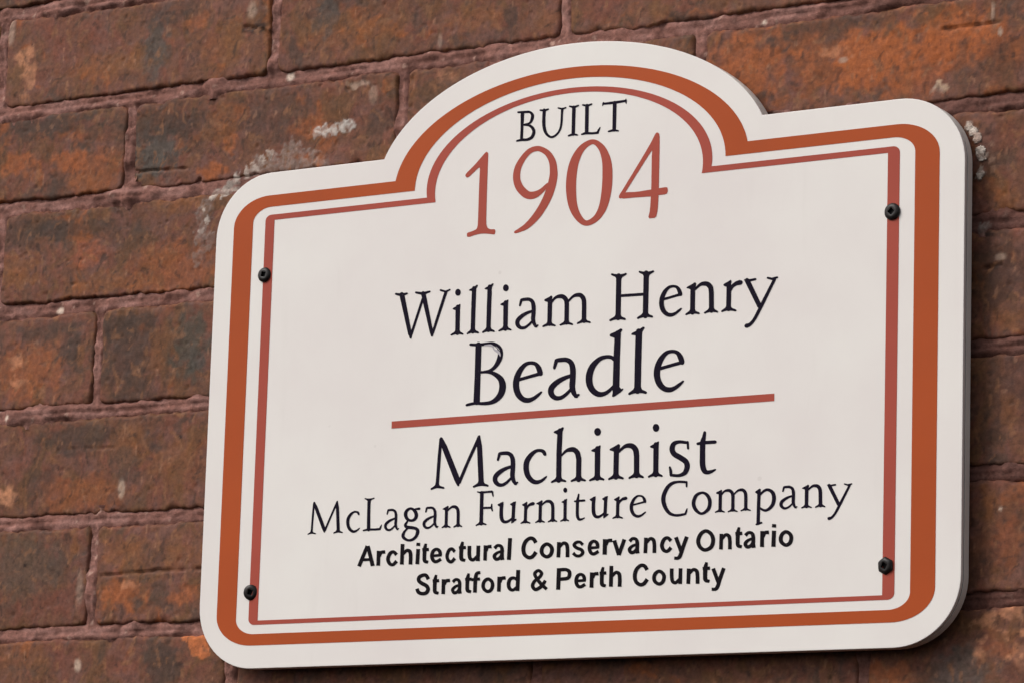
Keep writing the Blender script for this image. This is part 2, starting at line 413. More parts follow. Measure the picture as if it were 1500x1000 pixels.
GH, GV = 0.0100, 0.0080           # joint widths, metres
def smin_edge(d, r):              # rounded edge: 0 inside, grows outward
    t = np.clip(1 - d / r, 0, 1)
    return 1 - np.sqrt(np.clip(1 - t * t, 0, 1))
nb = 0
for i in range(len(beds) - 1):
    for j in range(len(courses[i]) - 1):
        u0, u1 = courses[i][j], courses[i][j + 1]
        um = (u0 + u1) / 2
        va, vb = bed_v(i, um), bed_v(i + 1, um)
        x0, x1 = u0 * S + GV / 2, u1 * S - GV / 2
        z1, z0 = ZTOP - va * S - GH / 2, ZTOP - vb * S + GH / 2
        near = u1 > -1.0 and u0 < 2.2 and vb > -0.75 and va < 1.3
        hid = u0 > -0.12 and u1 < 1.85 and va > -0.1 and vb < 1.08
        st = 0.0011 if (near and not hid) else 0.006
        if i - FIRST in (1, 2) and u0 < 0 and u1 > -.5: st = 0.0008
        nx = int((x1 - x0) / st) + 1; nz = int((z1 - z0) / st) + 1
        rb = random.Random(1000 + i * 37 + j)
        sd = rb.randint(1, 400)
        ext = 0.0012
        sx = np.linspace(x0 - ext, x1 + ext, nx); sz = np.linspace(z0 - ext, z1 + ext, nz)
        X, Z = np.meshgrid(sx, sz)
        Z = Z - beds[i][1] * (X / S - um) * S
        # ragged outline
        tx = (X - x0) / (x1 - x0) * 2 - 1; tz = (Z - (z0 + z1) / 2) / (z1 - z0) * 2
        wobz = 0.0026 * fbm(X * 30, Z * 8 + 5 * np.sign(tz), sd + 5, 4) + 0.0009 * perlin(X * 190, Z * 30, sd + 8)
        wobx = 0.0018 * fbm(Z * 40, X * 6 + 5 * np.sign(tx), sd + 7, 3)
        Xd = X + wobx * np.abs(tx) ** 6; Zd = Z + wobz * np.abs(tz) ** 3
        dx = np.minimum(X - sx[0], sx[-1] - X); 
        zc = Z + beds[i][1] * (X / S - um) * S
        dz = np.minimum(zc - sz[0], sz[-1] - zc)
        rr = 0.0026 * (1 + .6 * fbm(X * 40, Z * 40, sd + 2, 2))
        # round the four corners in plan as well
        ex = np.clip(0.006 - dx, 0, None); ez = np.clip(0.006 - dz, 0, None)
        dd = np.where((ex > 0) & (ez > 0), 0.006 - np.hypot(ex, ez), np.minimum(dx, dz))
        dd = np.clip(dd, 0, None)
        chip = np.clip(fbm(X * 55, Z * 55, sd + 12, 3) - .14, 0, None) * np.exp(-np.minimum(dx, dz) / .0025) * .009
        Y = smin_edge(dd, rr) * 0.0055 + chip
        Y += rb.uniform(-.0008, .0008) + tx * rb.uniform(-.0008, .0008) + tz * rb.uniform(-.0006, .0006)
        Y += -.0008 * fbm(X * 26, Z * 26, sd + 3, 4) - .00045 * fbm(X * 130, Z * 90, sd + 4, 3)
        pit = np.clip(fbm(X * 170, Z * 170, sd + 14, 2) - .38, 0, None)
        Y += pit * .0022
        for c in cracks:
            if x0 - .02 < c[0][0] < x1 + .02 and z0 - .01 < c[0][1] < z1 + .01:
                Y += (.0011 if c is cracks[0] else .0020) * np.exp(-((seg_dist(X, Z, c) + .0010 * perlin(X * 130, Z * 130, 5)) / .0008) ** 2) * sstep(-.75, -.3, perlin(X * 60, Z * 60, 8))
        ca = brick_albedo(X, Z, sd, (rb.uniform(.05, .12) if (i - FIRST == 1 and u0 > 1.0) else rb.uniform(-.16, .02)), rb.uniform(-.06, .14))
        ca *= rb.uniform(.83, .93)
        ca, crust = add_residue(X, Z, ca)
        Y -= .0005 * crust * (1 + .6 * fbm(X * 240, Z * 240, 5, 2))
        V = np.stack([Xd, Y, Zd], -1).reshape(-1, 3)
        idx = np.arange(nx * nz).reshape(nz, nx)
        Fq = np.stack([idx[:-1, :-1], idx[:-1, 1:], idx[1:, 1:], idx[1:, :-1]], -1).reshape(-1, 4)
        # sides and back
        ring = np.concatenate([idx[0, :], idx[1:, -1], idx[-1, -2::-1], idx[-2:0:-1, 0]])
        nv = len(V); bk = V[ring].copy(); bk[:, 1] = 0.09
        V = np.vstack([V, bk]); rn = len(ring)
        a = np.arange(rn); b = (a + 1) % rn
        Fs = np.stack([ring[a], nv + a, nv + b, ring[b]], -1)
        faces = np.vstack([Fq, Fs])
        cc = ca.reshape(-1, 3); cc = np.vstack([cc, cc[ring]])
        mesh_obj('brick', V, faces, MAT_BRICK, wall, True, cc)
        nb += 1

# mortar: a pointed bed between the bricks, with two tooled ridges
def mortar():
    x0, x1 = -1.95 * S, 3.2 * S
    z0, z1 = ZTOP - bed_v(len(beds) - 1, 0.6) * S - .006, ZTOP - bed_v(0, .6) * S + .006
    st = 0.0014
    nx = int((x1 - x0) / st); nz = int((z1 - z0) / st)
    X, Z = np.meshgrid(np.linspace(x0, x1, nx), np.linspace(z0, z1, nz))
    U = X / S; Vv = (ZTOP - Z) / S
    D = np.full(X.shape, 1.0); sg = np.zeros(X.shape); which = np.zeros(X.shape, int)
    ci = np.zeros(X.shape, int)
    for i in range(len(beds)):
        d = (bed_v(i, U) - Vv) * S            # positive above the joint line
        m = np.abs(d) < np.abs(D)
        D = np.where(m, d, D); which[m] = i
        ci[(Vv > bed_v(i, U))] = i
    H = np.full(X.shape, 1.0)
    for i in range(len(courses)):
        m = ci == i
        d = np.full(X.shape, 1.0)
        for u in courses[i]:
            q = (U - u) * S
            d = np.where(np.abs(q) < np.abs(d), q, d)
        H = np.where(m, d, H)
    keep = (np.abs(D) < .0098) | (np.abs(H) < .0085)
    kq = keep[:-1, :-1] & keep[:-1, 1:] & keep[1:, 1:] & keep[1:, :-1]
    idx = np.arange(nx * nz).reshape(nz, nx)
    Fq = np.stack([idx[:-1, :-1], idx[:-1, 1:], idx[1:, 1:], idx[1:, :-1]], -1)[kq]
    used = np.unique(Fq); remap = np.zeros(nx * nz, int); remap[used] = np.arange(len(used))
    X, Z, D, H = (q.reshape(-1)[used] for q in (X, Z, D, H))
    wob = .0011 * fbm(X * 35, Z * 35, 200, 3)
    def prof(d, w, bead):
        a = np.exp(-((d - .0022 + wob) / .0011) ** 2) + .9 * np.exp(-((d + .0024 + wob) / .0010) ** 2)
        return .0017 - .0014 * bead * a + .0016 * sstep(w * .40, w * .8, np.abs(d))
    bead = .35 + .65 * sstep(-.15, .2, fbm(X * 9, Z * 40, 300, 3))
    Yb = prof(D, GH, bead)
    Yh = prof(H, GV, bead * .8)
    wb = sstep(.0075, .0045, np.abs(D))
    Y = Yh * (1 - wb) + np.minimum(Yb, Yh + .002 * (np.abs(H) > .006)) * wb
    tool = fbm(X * 30, Z * 150, 210, 4) * wb + fbm(X * 150, Z * 30, 214, 4) * (1 - wb)
    Y -= .0019 * tool + .0008 * fbm(X * 60, Z * 60, 217, 3) + .0008 * fbm(X * 230, Z * 230, 220, 3)
    Y -= .0030 * np.clip(fbm(X * 28, Z * 34, 230, 3) - .08, 0, None) * 3       # smears squeezed over the arrises
    V = np.stack([X, Y, Z], -1)
    c = np.broadcast_to(lin(129, 90, 81), X.shape + (3,)).copy()
    c = mixv(c, lin(148, 109, 101), sstep(-.1, .25, fbm(X * 30, Z * 110, 240, 4)) * .8)
    c = mixv(c, lin(94, 62, 55), sstep(.08, .35, fbm(X * 50, Z * 70, 250, 4)) * .8)
    c = mixv(c, lin(186, 152, 138), sstep(.45, .58, fbm(X * 150, Z * 150, 260, 2)) * .6)
    for (x, y, r) in ((990, 16, 4), (87, 455, 5), (10, 612, 4), (424, 112, 6), (1118, 33, 3)):
        u, v = px(x, y, WW)
        rr = r / 1900.
        c = mixv(c, lin(218, 196, 180), sstep(1.3, .6, np.hypot(X - u * S, Z - ZTOP + v * S) / rr) * .9)
    c = mixv(c, lin(84, 54, 47), sstep(1.45, 1.75, X / S + .12 * fbm(X * 20, Z * 20, 270, 3)) * .75)      # sooty, darker pointing on this stretch
    c, crust = add_residue(X, Z, c)
    mesh_obj('mortar', V, remap[Fq], MAT_MORTAR, wall, True, c)
mortar()

# dried grey-white residue smeared on the bricks round the plaque
MAT_RESIDUE = surface_mat('dried_filler', 0.22, 0.85, 0.9, 0.0012, 0.25)
def smear(pts, seed, thr=.0, thick=.0016, tone=(188, 172, 162), dark=(128, 108, 100), cover=1.0):
    """pts: photo (x, y, radius) dabs joined into one crusty patch"""
    q = [(px(x, y, WW)[0] * S, ZTOP - px(x, y, WW)[1] * S, r / 2000.) for x, y, r in pts]
    x0 = min(a[0] - 1.7 * a[2] for a in q); x1 = max(a[0] + 1.7 * a[2] for a in q)
    z0 = min(a[1] - 1.7 * a[2] for a in q); z1 = max(a[1] + 1.7 * a[2] for a in q)
    st = .0007
    nx = int((x1 - x0) / st) + 2; nz = int((z1 - z0) / st) + 2
    X, Z = np.meshgrid(np.linspace(x0, x1, nx), np.linspace(z0, z1, nz))
    f = np.full(X.shape, -9.0)
    for a in q: f = np.maximum(f, 1 - np.hypot(X - a[0], Z - a[1]) / a[2])
    xw = X + .004 * fbm(X * 160, Z * 160, seed + 31, 3); zw = Z + .004 * fbm(X * 160, Z * 160, seed + 37, 3)
    f = f + 1.0 * fbm(xw * 170, zw * 170, seed, 4, .6) * cover - thr
    keep = f > 0
    kq = keep[:-1, :-1] & keep[:-1, 1:] & keep[1:, 1:] & keep[1:, :-1]
    Y = -.0006 - thick * (.35 + .45 * np.clip(f, 0, .7) + .35 * fbm(xw * 220, zw * 220, seed + 4, 3)) + .003 * sstep(.10, .0, f)
    idx = np.arange(nx * nz).reshape(nz, nx)
    Fq = np.stack([idx[:-1, :-1], idx[:-1, 1:], idx[1:, 1:], idx[1:, :-1]], -1)[kq]
    if not len(Fq): return
    used = np.unique(Fq); remap = np.zeros(nx * nz, int); remap[used] = np.arange(len(used))
    V = np.stack([X, Y, Z], -1).reshape(-1, 3)[used]
    c = mixv(np.broadcast_to(lin(*dark), X.shape + (3,)).copy(), lin(*tone) * .85, sstep(.22, .02, np.abs(fbm(xw * 120, zw * 120, seed + 9, 3))) * (1 - .5 * sstep(.1, .4, fbm(X * 60, Z * 60, seed + 2, 2))))
    mesh_obj('filler_residue', V, remap[Fq], MAT_RESIDUE, wall, True, c.reshape(-1, 3)[used])
smear([(1421, 186, 6), (1427, 194, 7), (1432, 203, 6)], 550, -.1, .0011, (222, 208, 196), (176, 154, 142), .8)
smear([(1436, 221, 6), (1439, 229, 6)], 560, -.1, .0011, (222, 208, 196), (170, 150, 138), .8)
smear([(1438, 256, 6)], 570, -.1, .0011, (215, 200, 186), (170, 150, 138), .8)
# ------------------------------------------------------------------ plaque
plaque = bpy.data.objects.new('heritage_plaque', None)
plaque.location = W(0.854, 1.1175, WOFF - .004)
col.objects.link(plaque)
plaque['label'] = 'white arched-top heritage plaque with terracotta border stripes screwed to the brick wall'
plaque['category'] = 'sign'
bpy.context.view_layer.update()
def on_plaque(o):
    o.parent = plaque
    o.matrix_parent_inverse = plaque.matrix_world.inverted()
    return o
CU = 0.8535
def path(l, r, t, b, rx, ry, c, ea, eb, e=0.0):
    """border outline, clockwise from the left notch over the arch; e insets it"""
    l += e; r -= e; t += e; b -= e; rx = max(rx - e, 0); ry = max(ry - e, 0); ea -= e; eb -= e
    p = []
    s = max(-1, min(1, (c - t) / eb)); a0 = math.asin(s)
    for k in range(65):
        th = math.pi - a0 - (math.pi - 2 * a0) * k / 64
        p.append((CU + ea * math.cos(th), c - eb * math.sin(th)))
    def arc(cx, cy, a, b_):
        for k in range(17):
            th = math.radians(a + (b_ - a) * k / 16)
            p.append((cx + rx * math.cos(th), cy - ry * math.sin(th)))
    arc(r - rx, t + ry, 90, 0); arc(r - rx, b - ry, 0, -90); arc(l + rx, b - ry, -90, -180); arc(l + rx, t + ry, 180, 90)
    return p
def tri_region(loop):
    vs = [Vector((a * 1000, b * 1000)) for a, b in loop]
    n = len(vs)
    ov, oe, of, _, _, _ = delaunay_2d_cdt(vs, [], [list(range(n))], 1, 1e-4)
    return [(v.x / 1000, v.y / 1000) for v in ov], of
OUT = (-.1800, 1.9000, -.1225, 1.1175, .165, .157, -.035, .550, .3186)
def slab(name, w0, w1, e_front, mat, inset=0.0):
    base = path(*OUT, inset); n = len(base)
    loops = [(path(*OUT, inset + e_front), w0), (path(*OUT, inset + e_front * .3), w0 + e_front * .3), (base, w0 + e_front), (base, w1)]
    V = []; Fc = []
    for lp, w in loops: V += [W(u, v, w) for u, v in lp]
    for k in range(len(loops) - 1):
        for a in range(n):
            b = (a + 1) % n
            Fc.append((k * n + a, k * n + b, (k + 1) * n + b, (k + 1) * n + a))
    for lp, w, flip in ((loops[0][0], w0, False), (base, w1, True)):
        tv, tf = tri_region(lp); o = len(V)
        V += [W(u, v, w) for u, v in tv]
        Fc += [tuple(o + q for q in (f[::-1] if flip else f)) for f in tf]
    o = mesh_obj(name, V, Fc, mat)
    bm = bmesh.new(); bm.from_mesh(o.data)
    bmesh.ops.remove_doubles(bm, verts=bm.verts, dist=1e-6)
    bmesh.ops.recalc_face_normals(bm, faces=bm.faces)
    bm.to_mesh(o.data); bm.free()
    return on_plaque(o)
slab('face_panel', 0.0, 0.0105, 0.0016, MAT_WHITE)
o = slab('edge_seam', 0.0106, 0.0165, 0.0004, MAT_SEAM, 0.0022)
o['label'] = 'dark seam line running round the edge'
o = slab('backing_board', 0.0166, 0.0385, 0.0008, MAT_EDGE, 0.0006)
o['label'] = 'grey backing board edge'

PRINT = -0.0006
def ring(name, A, B, mat, w=PRINT):
    n = len(A)
    V = [W(u, v, w) for u, v in A] + [W(u, v, w) for u, v in B]
    Fc = [(k, n + k, n + (k + 1) % n, (k + 1) % n) for k in range(n)]
    o = mesh_obj(name, V, Fc, mat)
    bm = bmesh.new(); bm.from_mesh(o.data)
    bmesh.ops.dissolve_degenerate(bm, edges=bm.edges, dist=1e-7)
    for f in bm.faces:
        if f.normal.y > 0: f.normal_flip()
    bm.to_mesh(o.data); bm.free()
    return on_plaque(o)
ring('outer_stripe', path(-.1255, 1.8375, -.064, 1.061, .108, .075, -.035, .4947, .2596),
     path(-.066, 1.7765, -.0345, 1.033, .055, .038, -.035, .4337, .2319), MAT_RUST)['label'] = 'broad terracotta border stripe'
ring('inner_stripe', path(-.028, 1.738, -.014, 1.0105, .018, .015, -.033, .3988, .211),
     path(0, 1.708, 0, 1.0, 0, 0, -.025, .374, .2065), MAT_RED)['label'] = 'thin brick red inner border line'

# ------------------------------------------------------------------ lettering
CR = {1: (670, 200, 6.25), 2: (820, 190, 6.247), 3: (750, 140, 8.333), 4: (575, 405, 10), 5: (720, 400, 10), 6: (885, 385, 10),
      7: (1000, 390, 10), 8: (675, 495, 9.093), 9: (795, 475, 8.336), 10: (900, 470, 8.333), 11: (625, 620, 10), 12: (760, 615, 10),
      13: (890, 610, 8.824), 14: (445, 720, 12.5), 15: (560, 720, 12.5), 16: (690, 705, 11.538), 17: (810, 700, 10), 18: (960, 695, 10),
      19: (1100, 690, 9.375), 20: (515, 780, 8.824), 21: (675, 775, 8.824), 22: (835, 770, 8.824), 23: (1000, 765, 8.824),
      24: (600, 825, 8.824), 25: (765, 820, 8.824), 26: (900, 815, 8.824)}
def catmull(P, closed=False, m=7):
    P = [np.array(p, float) for p in P]; n = len(P); out = []
    rng = range(n) if closed else range(n - 1)
    for i in rng:
        p0 = P[(i - 1) % n] if (closed or i > 0) else 2 * P[0] - P[1]
        p1 = P[i]; p2 = P[(i + 1) % n]
        p3 = P[(i + 2) % n] if (closed or i + 2 < n) else 2 * P[-1] - P[-2]
        for k in range(m):
            t = k / m
            out.append(.5 * (2 * p1 + (p2 - p0) * t + (2 * p0 - 5 * p1 + 4 * p2 - p3) * t * t + (3 * p1 - p0 - 3 * p2 + p3) * t ** 3))
    if not closed: out.append(P[-1])
    return out
def disc(x, y, rx, ry=None, n=14):
    ry = ry or rx
    return [(x + rx * math.cos(2 * math.pi * k / n), y + ry * math.sin(2 * math.pi * k / n)) for k in range(n)]
BOLD = 1.07
def stroke_polys(P, closed=False, cap=False):
    n = len(P); out = []
    L = []; Rr = []
    for i in range(n):
        a = P[(i - 1) % n] if (closed or i > 0) else P[i]
        b = P[(i + 1) % n] if (closed or i < n - 1) else P[i]
        d = np.array([b[0] - a[0], b[1] - a[1]]); d /= max(np.hypot(*d), 1e-9)
        nn = np.array([-d[1], d[0]]) * P[i][2] / 2 * BOLD
        L.append((P[i][0] + nn[0], P[i][1] + nn[1])); Rr.append((P[i][0] - nn[0], P[i][1] - nn[1]))
    for i in range(n if closed else n - 1):
        j = (i + 1) % n
        out.append([L[i], L[j], Rr[i]]); out.append([L[j], Rr[j], Rr[i]])
    if cap and not closed:
        for p in (P[0], P[-1]): out.append(disc(p[0], p[1], p[2] / 2 * .98, None, 10))
    return out
def smooth_poly(P):
    """slightly round the corners of a traced polygon"""
    out = []
    n = len(P)
    for i in range(n):
        a, b, c = (np.array(P[k % n], float) for k in (i - 1, i, i + 1))
        out.append(tuple(b + (a - b) * .18)); out.append(tuple(b + (c - b) * .18))
    return out
def foot(tl, tr, xl, xr, th, up=1):
    """bracketed serif between two tips under (up=1) or over (up=-1) a stem"""
    (ax, ay), (bx, by) = tl, tr
    my = (ay + by) / 2; h = th / 2
    return ('P', [(xl, my - up * th * 3.0), (xl - th * .12, my - up * th * 1.9), (xl - th * .5, my - up * th * 1.25), (ax, ay - up * h * .9), (ax - h * .7, ay), (ax + h * .2, ay + up * h),
                  ((ax + xl) / 2, (ay * .75 + by * .25) + up * h * .35), ((xl + xr) / 2, my - up * h * .35), ((bx + xr) / 2, (by * .75 + ay * .25) + up * h * .35),
                  (bx - h * .2, by + up * h), (bx + h * .7, by), (bx, by - up * h * .9), (xr + th * .5, my - up * th * 1.25), (xr + th * .12, my - up * th * 1.9), (xr, my - up * th * 3.0)])
def Sx(*P): return ('S', list(P))
def Lx(*P): return ('L', list(P))
def Px(*P): return ('P', list(P))
def Cx(*P): return ('C', list(P))
def Dx(x, y, rx, ry): return ('D', (x, y, rx, ry))

G = {}   # glyph -> (crop, line, shapes)
G['1'] = (1, 'year', [Px((262,143),(276,145),(284,158),(277,330),(268,620),(264,800),(275,835),(300,852),(345,850),(350,870),(342,900),(290,893),(230,890),(170,900),(110,922),(88,920),(88,885),(140,868),(178,850),(188,810),(195,600),(202,400),(208,285),(195,288),(110,370),(88,380),(73,365),(77,345),(160,262),(200,215))])
G['9'] = (1, 'year', [Sx((530,878,22),(580,855,36),(640,818,50),(720,735,62),(790,630,68),(845,510,72),(875,400,70),(882,320,66),(870,230,60),(830,160,52),(770,120,46),(720,114,44),(660,138,44),(600,205,48),(555,290,56),(543,380,62),(565,460,68),(610,515,70),(655,540,66),(710,535,58),(770,500,40),(830,440,28))])
G['0'] = (2, 'year', [Cx((303,113,42),(380,165,58),(425,270,76),(437,400,86),(428,560,84),(395,710,70),(335,810,54),(248,857,46),(180,815,58),(125,710,74),(104,560,86),(112,400,84),(145,270,72),(210,165,54))])
G['4'] = (2, 'year', [Px((880,30),(915,40),(914,200),(905,600),(897,740),(880,808),(808,816),(826,740),(838,560),(843,180)),
    Px((880,30),(900,28),(915,45),(880,150),(843,190),(620,545),(600,580),(560,635),(540,625),(545,600),(590,530),(820,150)),
    Px((548,595),(600,575),(700,572),(860,546),(860,612),(700,622),(560,635)), Px((890,541),(985,525),(990,560),(980,592),(890,603))])
G['bB'] = (3, 'built', [Px((105,205),(152,205),(146,300),(140,400),(135,545),(98,545),(106,400)), Sx((75,208,22),(150,205,28),(215,205,28),(250,240,34),(245,290,34),(215,340,24),(130,362,18)),
    Sx((130,362,18),(210,368,28),(255,405,36),(268,450,38),(245,510,36),(190,540,32),(120,545,30),(60,558,22))])
G['U'] = (3, 'built', [Sx((395,180,38),(390,280,38),(392,380,38),(415,460,34),(460,505,28),(500,508,26),(550,475,24),(590,410,24),(605,330,26),(610,240,26),(615,165,30)),
    Lx((345,182,18),(395,188,30),(445,170,18)), Lx((565,155,18),(612,168,24),(660,150,16))])
G['I'] = (3, 'built', [Lx((757,145,42),(748,478,40)), Lx((705,135,20),(757,148,30),(812,125,20)), Lx((690,495,20),(748,475,30),(800,485,18))])
G['bL'] = (3, 'built', [Lx((917,125,42),(912,460,42)), Lx((865,118,20),(915,130,30),(975,108,18)), Lx((852,478,20),(900,462,32),(980,465,26),(1050,458,26)), Lx((1042,460,24),(1060,425,24),(1076,392,12))])
G['T'] = (3, 'built', [Lx((1112,105,24),(1250,90,32),(1392,68,26)), Lx((1105,128,10),(1120,95,26)), Lx((1392,48,14),(1394,98,14)), Lx((1255,90,44),(1248,425,42)), Lx((1180,442,20),(1245,425,30),(1300,435,18))])
G['W'] = (4, 'name', [Lx((138,265,70),(258,850,52)), Lx((445,330,34),(275,850,36)), Lx((452,250,66),(576,835,48)), Lx((785,225,42),(590,830,36)),
    Lx((50,258,30),(135,275,44),(215,250,26)), Lx((345,238,30),(445,255,44),(548,222,26)), Lx((705,203,28),(780,225,32),(842,195,24)),
    Px((232,820),(296,820),(280,912),(252,912)), Px((546,805),(610,805),(592,882),(565,882))])
G['m'] = (5, 'name', [Lx((858,380,62),(850,750,62)), Px((770,402),(780,385),(850,350),(875,330),(895,345),(888,400),(860,440),(820,425),(785,418)), foot((752,782),(935,770),820,880,30),
    Sx((872,440,30),(930,370,36),(990,345,52),(1050,350,62),(1095,400,64),(1105,480,62)), Lx((1104,450,62),(1100,730,62)), foot((1005,762),(1190,752),1070,1131,30),
    Sx((1122,420,28),(1190,350,36),(1250,325,52),(1310,330,62),(1350,385,64),(1358,470,62)), Lx((1358,450,62),(1355,705,62)), foot((1258,737),(1448,722),1325,1386,30)])
G['H'] = (6, 'name', [Lx((215,190,72),(205,810,72)), Lx((618,150,74),(605,780,74)), Lx((240,485,40),(590,462,40)), foot((110,172),(325,165),180,252,34,-1), foot((515,135),(725,127),582,656,34,-1),
    foot((85,843),(310,826),170,242,36), foot((490,812),(710,790),570,642,36)])
G['r'] = (7, 'name', [Lx((680,270,66),(672,630,66)), Px((595,272),(610,258),(670,225),(705,200),(718,215),(710,280),(670,310),(620,300),(598,285)), foot((572,662),(782,650),640,706,34), Sx((695,370,30),(730,300,44),(780,260,56),(835,242,68),(850,238,66))])
G['y'] = (7, 'name', [Lx((945,210,70),(1130,590,66)), Sx((1350,190,42),(1280,330,44),(1180,530,48),(1110,670,48),(1050,780,44),(990,850,46),(935,875,62)), Lx((912,205,26),(970,212,36),(1068,192,32)), Lx((1245,172,28),(1310,190,36),(1388,165,28))])
G['B'] = (8, 'surname', [Lx((238,90,76),(225,500,74),(212,850,80)), Sx((130,86,34),(240,90,40),(340,78,38),(430,75,44),(505,120,56),(530,190,64),(515,280,64),(465,370,50),(400,425,40),(330,445,34),(240,457,30)),
    Sx((240,455,30),(360,450,36),(450,475,54),(530,540,74),(558,630,84),(540,730,80),(480,810,66),(400,855,50),(300,868,42),(200,865,36),(110,880,34),(78,890,30))])
G['e'] = (8, 'surname', [Lx((770,553,40),(900,515,40),(1060,470,44)), Sx((1062,470,66),(1040,400,66),(1000,345,50),(935,328,44),(860,350,50),(790,430,66),(745,540,76),(738,650,78),(770,750,76),(830,810,68),(900,825,62),(970,800,48),(1030,755,40),(1075,716,24))])
G['a'] = (9, 'surname', [Lx((142,530,32),(165,450,44)), Sx((165,440,44),(210,432,50),(290,430,54),(345,465,60),(368,540,66),(368,650,66),(362,760,66),(385,840,54),(415,878,38)), Lx((400,876,38),(440,855,28)),
    Sx((355,620,40),(270,650,48),(180,700,60),(110,770,66),(105,840,66),(150,890,56),(215,893,46),(280,855,40),(350,785,34))])
G['d'] = (9, 'surname', [Lx((918,110,72),(905,400,74),(895,800,78)), Px((815,132),(830,115),(900,85),(955,50),(978,65),(950,115),(900,175),(855,160),(825,150)),
    Sx((890,440,44),(840,400,44),(770,395,44),(690,425,52),(610,510,70),(570,620,78),(575,730,76),(620,810,70),(690,850,62),(770,835,46),(840,780,38),(890,725,34)), Px((850,780),(932,750),(960,785),(985,775),(985,795),(940,835),(865,885),(845,875),(856,830))])
G['l'] = (10, 'surname', [Lx((300,130,76),(290,480,76),(283,850,76)), Px((205,162),(220,145),(290,115),(350,70),(375,80),(340,140),(300,190),(240,175),(210,172)), foot((178,885),(390,870),247,323,36)])
G['M'] = (11, 'trade', [Lx((208,225,40),(185,500,46),(156,900,46)), Lx((214,215,40),(258,330,76),(450,820,80),(464,900,32)), Lx((478,860,44),(600,570,42),(745,250,44)), Lx((768,185,34),(775,320,70),(800,870,74)), Px((742,190),(770,165),(788,172),(795,320),(690,350)),
    Px((196,215),(215,196),(236,205),(262,290),(196,300)), foot((65,955),(255,938),133,181,32), foot((685,922),(902,906),760,834,34)])
G['c'] = (12, 'trade', [Sx((384,498,48),(360,457,52),(310,440,44),(250,450,46),(180,505,62),(120,600,74),(108,700,76),(130,800,74),(185,875,68),(250,905,60),(320,890,46),(370,855,36),(405,822,22))])
G['h'] = (12, 'trade', [Lx((605,150,72),(590,480,72),(585,880,72)), Px((510,172),(525,155),(590,130),(645,95),(665,110),(640,175),(590,225),(545,195),(515,185)), foot((478,903),(688,890),550,622,34),
    Sx((620,520,26),(690,450,40),(750,428,60),(810,430,70),(860,480,74),(880,570,72)), Lx((880,540,72),(876,870,72)), foot((768,888),(976,880),841,913,34)])
G['i'] = (12, 'trade', [Lx((1155,410,76),(1150,850,74)), Px((1060,442),(1075,425),(1150,390),(1190,360),(1202,370),(1195,430),(1160,490),(1110,465),(1070,456)), foot((1038,878),(1248,866),1113,1188,34), Dx(1155,168,50,58)])
G['n'] = (13, 'trade', [Lx((115,430,64),(108,780,64)), Px((25,422),(40,405),(100,375),(145,345),(165,365),(155,420),(110,468),(60,437),(30,432)), foot((15,803),(203,793),77,141,32),
    Sx((140,455,28),(210,390,40),(265,370,56),(325,380,66),(365,430,68),(376,510,66)), Lx((376,490,66),(376,760,66)), foot((278,788),(463,777),343,409,32)])
G['s'] = (13, 'trade', [Sx((1020,330,36),(930,322,40),(860,345,54),(835,410,64),(860,475,66),(940,525,68),(1010,575,68),(1030,640,66),(1000,720,56),(930,755,40),(860,755,36),(822,750,36)), Lx((806,650,28),(818,700,38),(822,755,36)), Lx((1036,322,28),(1042,408,28))])
G['t'] = (13, 'trade', [Sx((1257,200,36),(1247,260,46),(1232,330,64),(1228,480,66),(1230,620,68),(1250,690,64),(1285,715,52),(1340,705,40),(1395,680,20)), Lx((1165,346,34),(1250,332,42),(1392,323,42)), Px((1190,330),(1240,230),(1240,340))])
G['L'] = (14, 'firm', [Lx((1198,140,56),(1190,400,56),(1188,690,60)), foot((1120,118),(1290,110),1170,1226,26,-1), Lx((1092,703,28),(1180,682,40),(1300,684,38),(1395,674,40)), Lx((1390,680,38),(1412,632,28),(1426,598,14))])
G['g'] = (15, 'firm', [Cx((530,300,42),(600,350,60),(625,430,62),(590,500,52),(520,520,44),(455,485,56),(428,400,62),(460,330,52)), Lx((600,312,30),(680,303,46)), Sx((465,530,30),(425,600,50),(455,640,58),(540,650,56),(620,670,56),(650,720,62),(620,810,52),(550,870,48),(470,880,44),(400,840,54),(380,790,54),(410,720,40),(470,655,30))])
G['F'] = (16, 'firm', [Lx((185,180,58),(178,450,58),(172,710,60)), Lx((110,168,20),(185,188,34)), Lx((160,178,36),(260,172,34),(355,164,38)), Lx((362,165,30),(374,240,22)), Lx((190,440,36),(345,436,34)), Lx((353,378,22),(346,435,32),(362,487,24)), foot((85,735),(258,718),143,201,28)])
G['u'] = (16, 'firm', [Sx((520,370,58),(512,480,58),(515,600,60),(545,665,54),(600,675,44),(660,645,36),(715,595,28)), Px((445,387),(460,372),(510,350),(545,330),(552,350),(545,430),(500,430),(455,400)), Lx((725,360,54),(710,660,54)), Px((660,372),(720,340),(755,325),(762,340),(750,410),(700,410),(665,388)), Px((684,630),(738,625),(768,620),(775,640),(690,705),(680,695))])
G['C'] = (18, 'firm', [Sx((455,106,34),(400,100,34),(330,100,34),(250,120,44),(180,180,52),(130,280,58),(118,370,60),(145,470,56),(200,550,48),(270,585,38),(340,588,36),(430,572,32)), Lx((460,100,26),(458,170,24)), Lx((438,572,30),(455,530,28),(466,492,16))])
G['o'] = (18, 'firm', [Cx((690,258,36),(765,300,48),(800,390,52),(775,500,50),(680,565,36),(595,510,50),(560,410,52),(600,300,46))])
